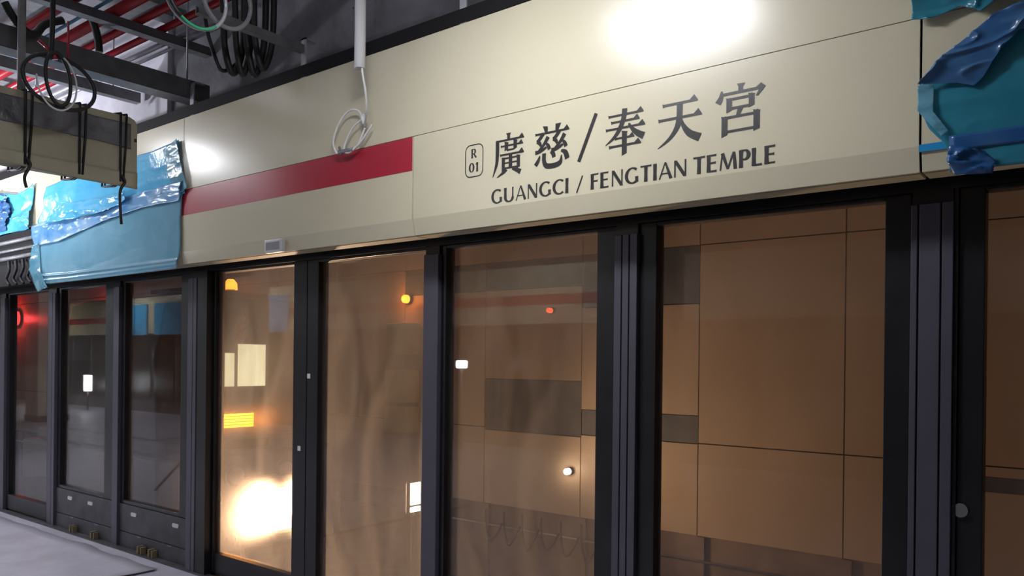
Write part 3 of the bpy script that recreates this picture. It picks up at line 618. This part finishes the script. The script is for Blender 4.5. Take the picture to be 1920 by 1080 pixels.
def strap(y, dz=0, tail=0):
    s = MB()
    for o in (0, .035): s.tube([(X1+.012, y+o, 3.04), (X1+.014, y+o*.9, 2.85), (X1+.012, y+o*.5, 2.625), (X1-.1, y+o*.5, 2.61), (X1-.23, y+o*.5, 2.62), (X1-.235, y+o, 3.04), (X1-.1, y+o, 3.055), (X1+.012, y+o, 3.04)], .007, 6)
    if tail: s.tube(smooth([(X1+.02, y, 2.66), (X1+.03, y+.02, 2.62), (X1+.02, y-.005, 2.55), (X1+.02, y+.005, 2.62-tail)], 6), .009, 6)
    s.build('tie', M['rubber'], t)
strap(onX(46, 260, X1).y, tail=.13); strap(onX(148, 260, X1).y); strap(onX(224, 330, X1).y, tail=.26)

# black cable coil hanging in front of the sign
XC = -4.62
t = thing('cable_coil', 'black cable coil tied with red tape hanging above the sign case', 'cable coil', (XC, -1.32, 2.86))
c0 = onX(112, 155, XC)
MB().tube(arc((XC, c0.y, c0.z), .185, .137, 0, 2*PI*.999, 40, tilt=-.15), .011, 8, closed=True).build('outer_loop', M['rubber'], t)
c1 = onX(106, 150, XC)
MB().tube(arc((XC+.02, c1.y, c1.z), .062, .14, 0, 2*PI*.999, 32, tilt=.12), .010, 8, closed=True).build('inner_loop', M['rubber'], t)
c2 = onX(95, 150, XC)
MB().tube(arc((XC+.03, c2.y+.02, c2.z-.01), .10, .15, PI*.95, PI*2.35, 26, tilt=.1), .005, 6).build('white_wire', M['whitecable'], t)
a = onX(100, -60, XC); b = onX(98, 60, XC); c = onX(94, 110, XC)
MB().tube(smooth([(XC, a.y, 4.9), a, b, c], 8), .014, 8).build('hanging_lead', M['rubber'], t)
e = onX(72, 75, XC); f = onX(100, 100, XC); g_ = onX(128, 120, XC)
MB().tube([e, f], .008, 6).tube([f, onX(103, 112, XC)], .016, 8).tube([onX(128, 40, XC), g_], .006, 6).build('red_tape', M['redpipe'], t)
# thick black corrugated hose, top left
t = MB(); P_ = smooth([onX(8, 4, -5.07), onX(26, 34, -5.07), onX(48, 58, -5.07), onX(66, 64, -5.07), onX(84, 46, -5.07), onX(118, 38, -5.07)], 16)
t.tube(P_, [.021+.003*(i % 2) for i in range(len(P_))], 10)
tag(t.build('corrugated_hose', M['rubber']), 'thick black corrugated hose drooping in a V at the top left corner', 'hose')
tag(MB().tube(smooth([onX(172, 34, -5.46), onX(178, 50, -5.46), onX(184, 75, -5.46), onX(186, 98, -5.46)], 8), .024, 10).build('corrugated_hose', M['rubber']), 'short black hose dropping behind the dark channel between the red pipes', 'hose')
# ring coils at the top
XR_ = -3.5
t = thing('conduit_coil', 'grey and green flexible conduit coil hanging at the top, left ring', 'conduit coil', (XR_, onX(372, 0, XR_).y, onX(372, 56, XR_).z))
c = onX(368, -8, XR_); r_ = (onX(424, -8, XR_).y-c.y); rz_ = c.z-onX(372, 54, XR_).z
MB().tube(arc((XR_, c.y, c.z), r_, rz_, 0, 2*PI*.999, 40), .009, 8, closed=True).build('loop', M['steellight'], t)
MB().tube(arc((XR_+.02, c.y, c.z), r_*.93, rz_*1.03, PI*1.28, PI*1.72, 12), .006, 6).build('green_wire', M['greencable'], t)
MB().tube(arc((XR_+.02, c.y+.01, c.z), r_*1.05, rz_*1.05, PI*.8, PI*1.3, 12), .011, 6).build('black_sleeve', M['rubber'], t)
MB().tube([(XR_, c.y, c.z+rz_), (XR_, c.y, 4.9)], .01, 8).build('lead', M['rubber'], t)
XS = -3.62
c = onX(426, -2, XS); r_ = (onX(470, -2, XS).y-c.y); rz_ = c.z-onX(430, 54, XS).z
t = thing('conduit_coil', 'plain grey flexible conduit coil hanging at the top, right ring', 'conduit coil', (XS, c.y, c.z-rz_))
MB().tube(arc((XS, c.y, c.z), r_, rz_, 0, 2*PI*.999, 40), .011, 8, closed=True).build('loop', M['greycable'], t)
MB().tube([(XS, c.y, c.z+rz_), (XS, c.y, 4.9)], .01, 8).build('lead', M['rubber'], t)
# bundle of thick black cables
XB = -4.2
for i, (px, yb, px2, r) in enumerate([(402, 118, 470, .012), (428, 126, 462, .02), (441, 132, 468, .018), (452, 136, 484, .020), (458, 128, 490, .018)]):
    pts = smooth([onX(px-3, -110, XB), onX(px, 20, XB), onX(px+2 if i else px+14, 84, XB), onX((px+px2)/2, yb+8, XB), onX(px2, 98, XB), onX(px2+5, 20, XB), onX(px2+3, -110, XB)], 9)
    tag(MB().tube([p+Vector((.05*(i-2), 0, 0)) for p in pts], r, 8).build('hanging_cable', M['rubber']), 'thick black cable hanging in a U, one of the bundle right of the conduit coils', 'cable', 'black cable bundle')

# white tube and thin cable coil
t = thing('white_conduit_tube', 'white plastic tube hanging from the ceiling at the top centre with a thin cable end', 'conduit', (-3.175, -.45, 3.04))
vv = MB(); vv.tube([(-3.178, -.45, 3.042), (-3.172, -.45, 4.9)], .0285, 20, caps=False); o = vv.build('tube', M['pvc'], t); s = o.modifiers.new('wall', 'SOLIDIFY'); s.thickness = .003
for z in (3.15, 3.35): MB().tube([(-3.20, -.475, z), (-3.203, -.479, z)], .004, 6).build('screw', M['rubber'], t)
q = lambda x, y, Y=-.32: onY(x, y, Y)
MB().tube(smooth([(-3.165, -.45, 3.2), (-3.16, -.45, 3.04), q(685, 170, -.42), q(687, 205, -.38), q(684, 236)], 8), .006, 6).build('drop_cable', M['whitecable'], t)
MB().tube(smooth([q(684, 236), q(672, 208), q(652, 210), q(634, 235), q(625, 268), q(632, 289)], 8), .0055, 6).build('cable_loop', M['whitecable'], t)
MB().tube(smooth([q(682, 222), q(663, 238), q(650, 262), q(645, 282), q(655, 286), q(672, 270), q(684, 240)], 8), .0055, 6).tube(smooth([q(650, 286), q(672, 272), q(690, 246), q(697, 234)], 8), .006, 6).build('cable_loop', M['whitecable'], t)
MB().tube([q(680, 216), q(684, 234)], .014, 8).build('tape_wrap', M['whitecable'], t)
MB().tube([q(636, 285), q(662, 280)], .012, 8).tube([q(640, 290), q(636, 276)], .008, 6).build('clamp', M['steel'], t)

# ================================================================== LAMPS ON THE PLATFORM
ll = ['ceiling lamp above the platform in front of the station name', 'ceiling lamp above the platform near the large blue film', 'ceiling lamp far down the platform near the doors',
      'added ceiling lamp brightening the opposite fascia, farthest down the platform', 'added ceiling lamp brightening the opposite fascia, between the two reflected films', 'added ceiling lamp brightening the opposite fascia, nearest one']  # these three are added, unseen, to light the opposite fascia
for (x, y, z, p, W), l in zip(LAMPS, ll):
    t = thing('ceiling_lamp', l, 'lamp', (x, y, z), 'platform ceiling lamps')
    MB().box(x-W/2-.02, x+W/2+.02, y-.17, y+.17, z+.07, z+.12).build('housing', M['pvc'], t, bevel=.01)
    MB().box(x-W/2, x+W/2, y-.15, y+.15, z+.0, z+.07).build('diffuser', M['led'], t)
    for dx in (-W*.4, W*.4): rod(MB(), x+dx, y, z+.12, 4.9).build('hanger_rod', M['steellight'], t)
    a = area('lamp_light', (0, 0, -.01), (0, 0, 0), W, .3, p, COOL); a.parent = t
# added unseen uplight on a tripod, brightens the ceiling on the left
t = thing('added_uplight', 'added uplight on a tripod brightening the ceiling at the left, outside the view', 'work light', (-8.6, -1.9, 0))
MB().tube([(-8.6, -1.9, .5), (-8.6, -1.9, 2.1)], .02, 8).build('pole', M['vdark'], t)
for k in range(3):
    a = k*2*PI/3; MB().tube([(-8.6, -1.9, .6), (-8.6+.5*math.cos(a), -1.9+.5*math.sin(a), .025)], .014, 6).build('leg', M['vdark'], t)
MB().box(-8.8, -8.4, -2.05, -1.75, 2.1, 2.16).build('lamp_head', M['vdark'], t)
a = area('flood_light', (0, 0, 2.18), (PI, 0, 0), .35, .25, 230, COOL); a.parent = t

# floor boards
fb = [((-11, -5.6), (-3.2, -.22)), ((-14, -9.9), (-3.0, -.3)), ((-5.3, -1.0), (-3.5, -.25))]
for i, ((x0, x1), (y0, y1)) in enumerate(fb):
    vs = []; fs = []; nx, ny = 50, 26
    for jj in range(ny+1):
        for ii in range(nx+1):
            x = x0+(x1-x0)*ii/nx; y = y0+(y1-y0)*jj/ny
            e = noise.noise(Vector((x*1.7, y*1.7, i))); y2 = y+(.05*noise.noise(Vector((x*2, 5, i))) if jj in (0, ny) else 0)
            vs.append((x, y2, .008+.012*max(0, e)+(.01*max(0, noise.noise(Vector((x*5, y*3, 2)))))))
    for jj in range(ny):
        for ii in range(nx): a = jj*(nx+1)+ii; fs.append((a, a+1, a+nx+2, a+nx+1))
    o = MB().add(vs, fs, True).build('floor_sheet', M['sheet'], org=((x0+x1)/2, (y0+y1)/2, 0)); s = o.modifiers.new('thickness', 'SOLIDIFY'); s.thickness = .006; s.offset = -1
    tag(o, ['wrinkled pale protective sheet covering the floor in front of the left doors', 'pale protective sheet on the floor at the far left', 'pale protective sheet on the floor below the lit door'][i], 'floor sheet', 'floor protection sheets')

# ================================================================== WORK VEHICLE ON THE TRACK
VX = -7.5
t = thing('work_vehicle', 'dark track work vehicle with amber display and glaring flood lamp behind the lit door', 'work vehicle', (VX-1.6, 1.9, -1.03))
MB().box(VX-3.2, VX, .75, 2.95, -.55, .55).box(VX-3.0, VX-.05, .85, 2.85, .55, .70).build('body', M['vbody'], t, bevel=.04)
cbm = MB().prism([(.9, .7), (.86, 1.5), (.98, 2.12), (1.15, 2.2), (2.6, 2.2), (2.8, 2.1), (2.88, 1.5), (2.85, .7)], VX-2.4, VX-.25); cb = cbm.build('cab', M['vbody'], t, bevel=.02)
w_ = MB().box(VX-.25, VX-.235, 1.45, 1.75, 1.24, 1.60).box(VX-.25, VX-.235, 1.80, 2.14, 1.24, 1.70); w_.build('window', M['cab'], t)
MB().box(VX-.6, VX+.0, 1.0, 2.7, 2.2, 2.24).build('roof_visor', M['vdark'], t)
MB().box(VX, VX+.05, 1.38, 1.83, .80, .99).build('display_case', M['vdark'], t)
d = MB()
for k in range(5): d.box(VX+.05, VX+.056, 1.41, 1.80, .822+k*.030, .846+k*.030)
d.build('display', M['amberled'], t)
for yy in (1.60, 2.22):
    MB().tube([(VX, yy, .32), (VX+.06, yy, .32)], .115, 24).build('headlamp', M['vdark'], t)
    MB().tube([(VX+.06, yy, .32), (VX+.065, yy, .32)], .09, 24).build('headlamp_lens', M['greycable'], t)
fl = MB().box(VX, VX+.12, 1.62, 2.36, -.38, .28).build('flood_lamp_case', M['vdark'], t, bevel=.02)
MB().box(VX+.12, VX+.126, 1.76, 2.24, -.32, .14).build('flood_lamp_face', M['flood'], fl)
bc = MB().tube([(VX-.1, 1.61, 2.24), (VX-.1, 1.61, 2.27)], .05, 14); bc.build('beacon_base', M['vdark'], t)
MB().tube([(VX-.1, 1.61, 2.27), (VX-.1, 1.61, 2.34), (VX-.1, 1.61, 2.38)], [.07, .065, .03], 14).build('beacon', M['amber'], t)
MB().box(VX-.02, VX+.14, .95, 2.75, -.62, -.48).build('bumper', M['vdark'], t, bevel=.02)
for xx in (VX-.7, VX-2.5):
    for yy in (1.18, 2.62): MB().tube([(xx, yy-.06, -.72), (xx, yy+.06, -.72)], .31, 28).build('wheel', M['vdark'], t)
a = area('flood_light', (0, 0, 0), (0, 0, 0), .36, .4, 150, (1, .62, .36), math.radians(72)); a.parent = t
a.location = Vector((VX+.14, 2.0, -.04))-wloc(t); a.rotation_euler = Vector((-1, .38, -.14)).to_track_quat('Z', 'Y').to_euler()
a = area('display_light', (0, 0, 0), (0, 0, 0), .4, .15, 8, (1, .28, .03)); a.parent = t
a.location = Vector((VX+.07, 1.6, .9))-wloc(t); a.rotation_euler = (0, -PI/2, 0) if False else Vector((-1, 0, 0)).to_track_quat('Z', 'Y').to_euler()

# lamps on the trackside wall
def wall_lamp(x, z, m, lm, label, r=.05, gcol=None, gp=0, y=4.2):
    t = thing('wall_lamp', label, 'lamp', (x, y, z), 'lamps along the trackside wall')
    MB().tube([(x, y, z), (x, y-.04, z)], r*1.2, 16).build('lamp_base', M['vdark'], t)
    MB().tube([(x, y-.04, z), (x, y-.09, z), (x, y-.12, z)], [r, r*.95, r*.4], 16).build('bulb', M[m], t)
    if gp:
        l = bpy.data.lights.new('glow', 'POINT'); l.energy = gp; l.color = gcol; l.shadow_soft_size = .05
        o = bpy.data.objects.new('glow', l); C.objects.link(o); o.parent = t; o.location = (0, -.2, 0)
wall_lamp(-7.571, 2.34, 'amber', 0, 'round orange lamp high on the wall behind the dusty door leaf', .055, (1, .3, .05), 3)
wall_lamp(-5.258, 2.12, 'dimred', 0, 'small dim orange red lamp on the wall behind the pane under the station name', .03)
wall_lamp(-16.0, 2.25, 'redl', 0, 'red lamp far down the tunnel behind the pane left of the slim post', .09, (1, .05, .05), 10)
wall_lamp(-20.3, 2.4, 'redl', 0, 'red lamp farthest down the tunnel, behind the leftmost pane', .16, (1, .05, .05), 18)
p_ = onY(1070, 883, 4.2)  # glowing bulb added where a lamp is mirrored in the cladding
wall_lamp(p_.x, p_.z, 'lampw', 0, 'small glowing stand-in for a lamp reflection low on the wall behind the pane under the station name', .035, (1, .65, .35), 1.5)
# upright warm work lamp near the wall: lights the cladding to the right
t = thing('track_work_lamp', 'bright oval work lamp on a stand behind the dusty door, by the plain grey post', 'work light', (-5.74, 2.5, -1.2))
MB().tube([(-5.74, 2.5, -1.2), (-5.74, 2.5, .02)], .02, 8).build('stand', M['vdark'], t)
MB().box(-5.78, -5.72, 2.42, 2.60, .0, .34).build('lamp_case', M['vdark'], t, bevel=.03)
MB().box(-5.72, -5.712, 2.44, 2.58, .10, .32).box(-5.72, -5.712, 2.44, 2.58, .03, .08).build('lamp_face', M['lampw'], t, bevel=.02)
l = bpy.data.lights.new('beam', 'SPOT'); l.energy = 155; l.color = (1, .62, .34); l.spot_size = math.radians(84); l.spot_blend = .8; l.shadow_soft_size = .12
o = bpy.data.objects.new('beam', l); C.objects.link(o); o.parent = t; o.location = (.08, 0, 1.40); o.rotation_euler = Vector((-1, -.62, -.34)).to_track_quat('Z', 'Y').to_euler()
# stack of cream crates on the ledge by the lamp
for k, (z0, z1) in enumerate([(.62, .95), (1.0, 1.42), (1.62, 2.02)]):
    tag(MB().box(-7.75, -7.35, 3.95, 4.19, z0, z1).build('cabinet_box', M['cream'], bevel=.01), ['lowest cream wall box behind the dusty door, by the plain grey post', 'middle cream wall box behind the dusty door', 'top cream wall box behind the dusty door, under the orange lamp'][k], 'wall box', 'cream wall boxes')
t = thing('cream_partition', 'tall cream board standing by the opposite doors, reflected in the leftmost pane', 'partition', (-27.2, -7.3, 0))
MB().box(-27.85, -26.7, -7.34, -7.28, 0, 2.16).build('board', M['creamboard'], t, bevel=.01); MB().box(-27.9, -26.65, -7.45, -7.17, 0, .05).build('foot', M['kick'], t)
a = area('board_fill_light', (0, 0, 0), (0, 0, 0), .4, .2, 40, (1, .9, .7)); a.location = (-26.6, -6.2, 2.9); a.rotation_euler = Vector((.5, 1, 1.6)).to_track_quat('Z', 'Y').to_euler()  # added light without a lamp body, brightens the cream board
# lit cream column on the platform (reflected at far left)
for x, l in ((-12.5, 'cream clad platform column reflected in the leftmost pane'), (-20.5, 'cream clad column farther down the platform'), (-4.5, 'cream clad column in the middle of the platform')):
    t = thing('platform_column', l, 'column', (x, -4.9, 0), 'platform columns')
    MB().box(x-.35, x+.35, -5.25, -4.55, 0, 4.9).build('shaft', M['beige'], t, bevel=.02); MB().box(x-.36, x+.36, -5.26, -4.54, 0, .15).build('skirting', M['kick'], t)
for x, y in ((-23.85, -7.3), (-26.0, -7.3)):
    t = thing('stand_lamp', 'white stand lamp near the opposite doors, seen as a reflection', 'work light', (x, y, 0), 'stand lamps by the opposite doors')
    MB().tube([(x, y, 0), (x, y, .55)], .02, 8).build('stand', M['vdark'], t); MB().box(x-.1, x+.1, y-.06, y+.06, .55, 1.0 if x > -25 else .75).build('lamp_tube', M['led'], t)
q3 = onY(866, 683, 7.3)
t = thing('stand_lamp', 'small white stand lamp reflected in the pane right of the plain grey post', 'work light', (q3.x, -7.3, 0))
MB().tube([(q3.x, -7.3, 0), (q3.x, -7.3, q3.z-.05)], .02, 8).build('stand', M['vdark'], t); MB().box(q3.x-.09, q3.x+.09, -7.36, -7.24, q3.z-.07, q3.z+.07).build('lamp_tube', M['led'], t, bevel=.02)
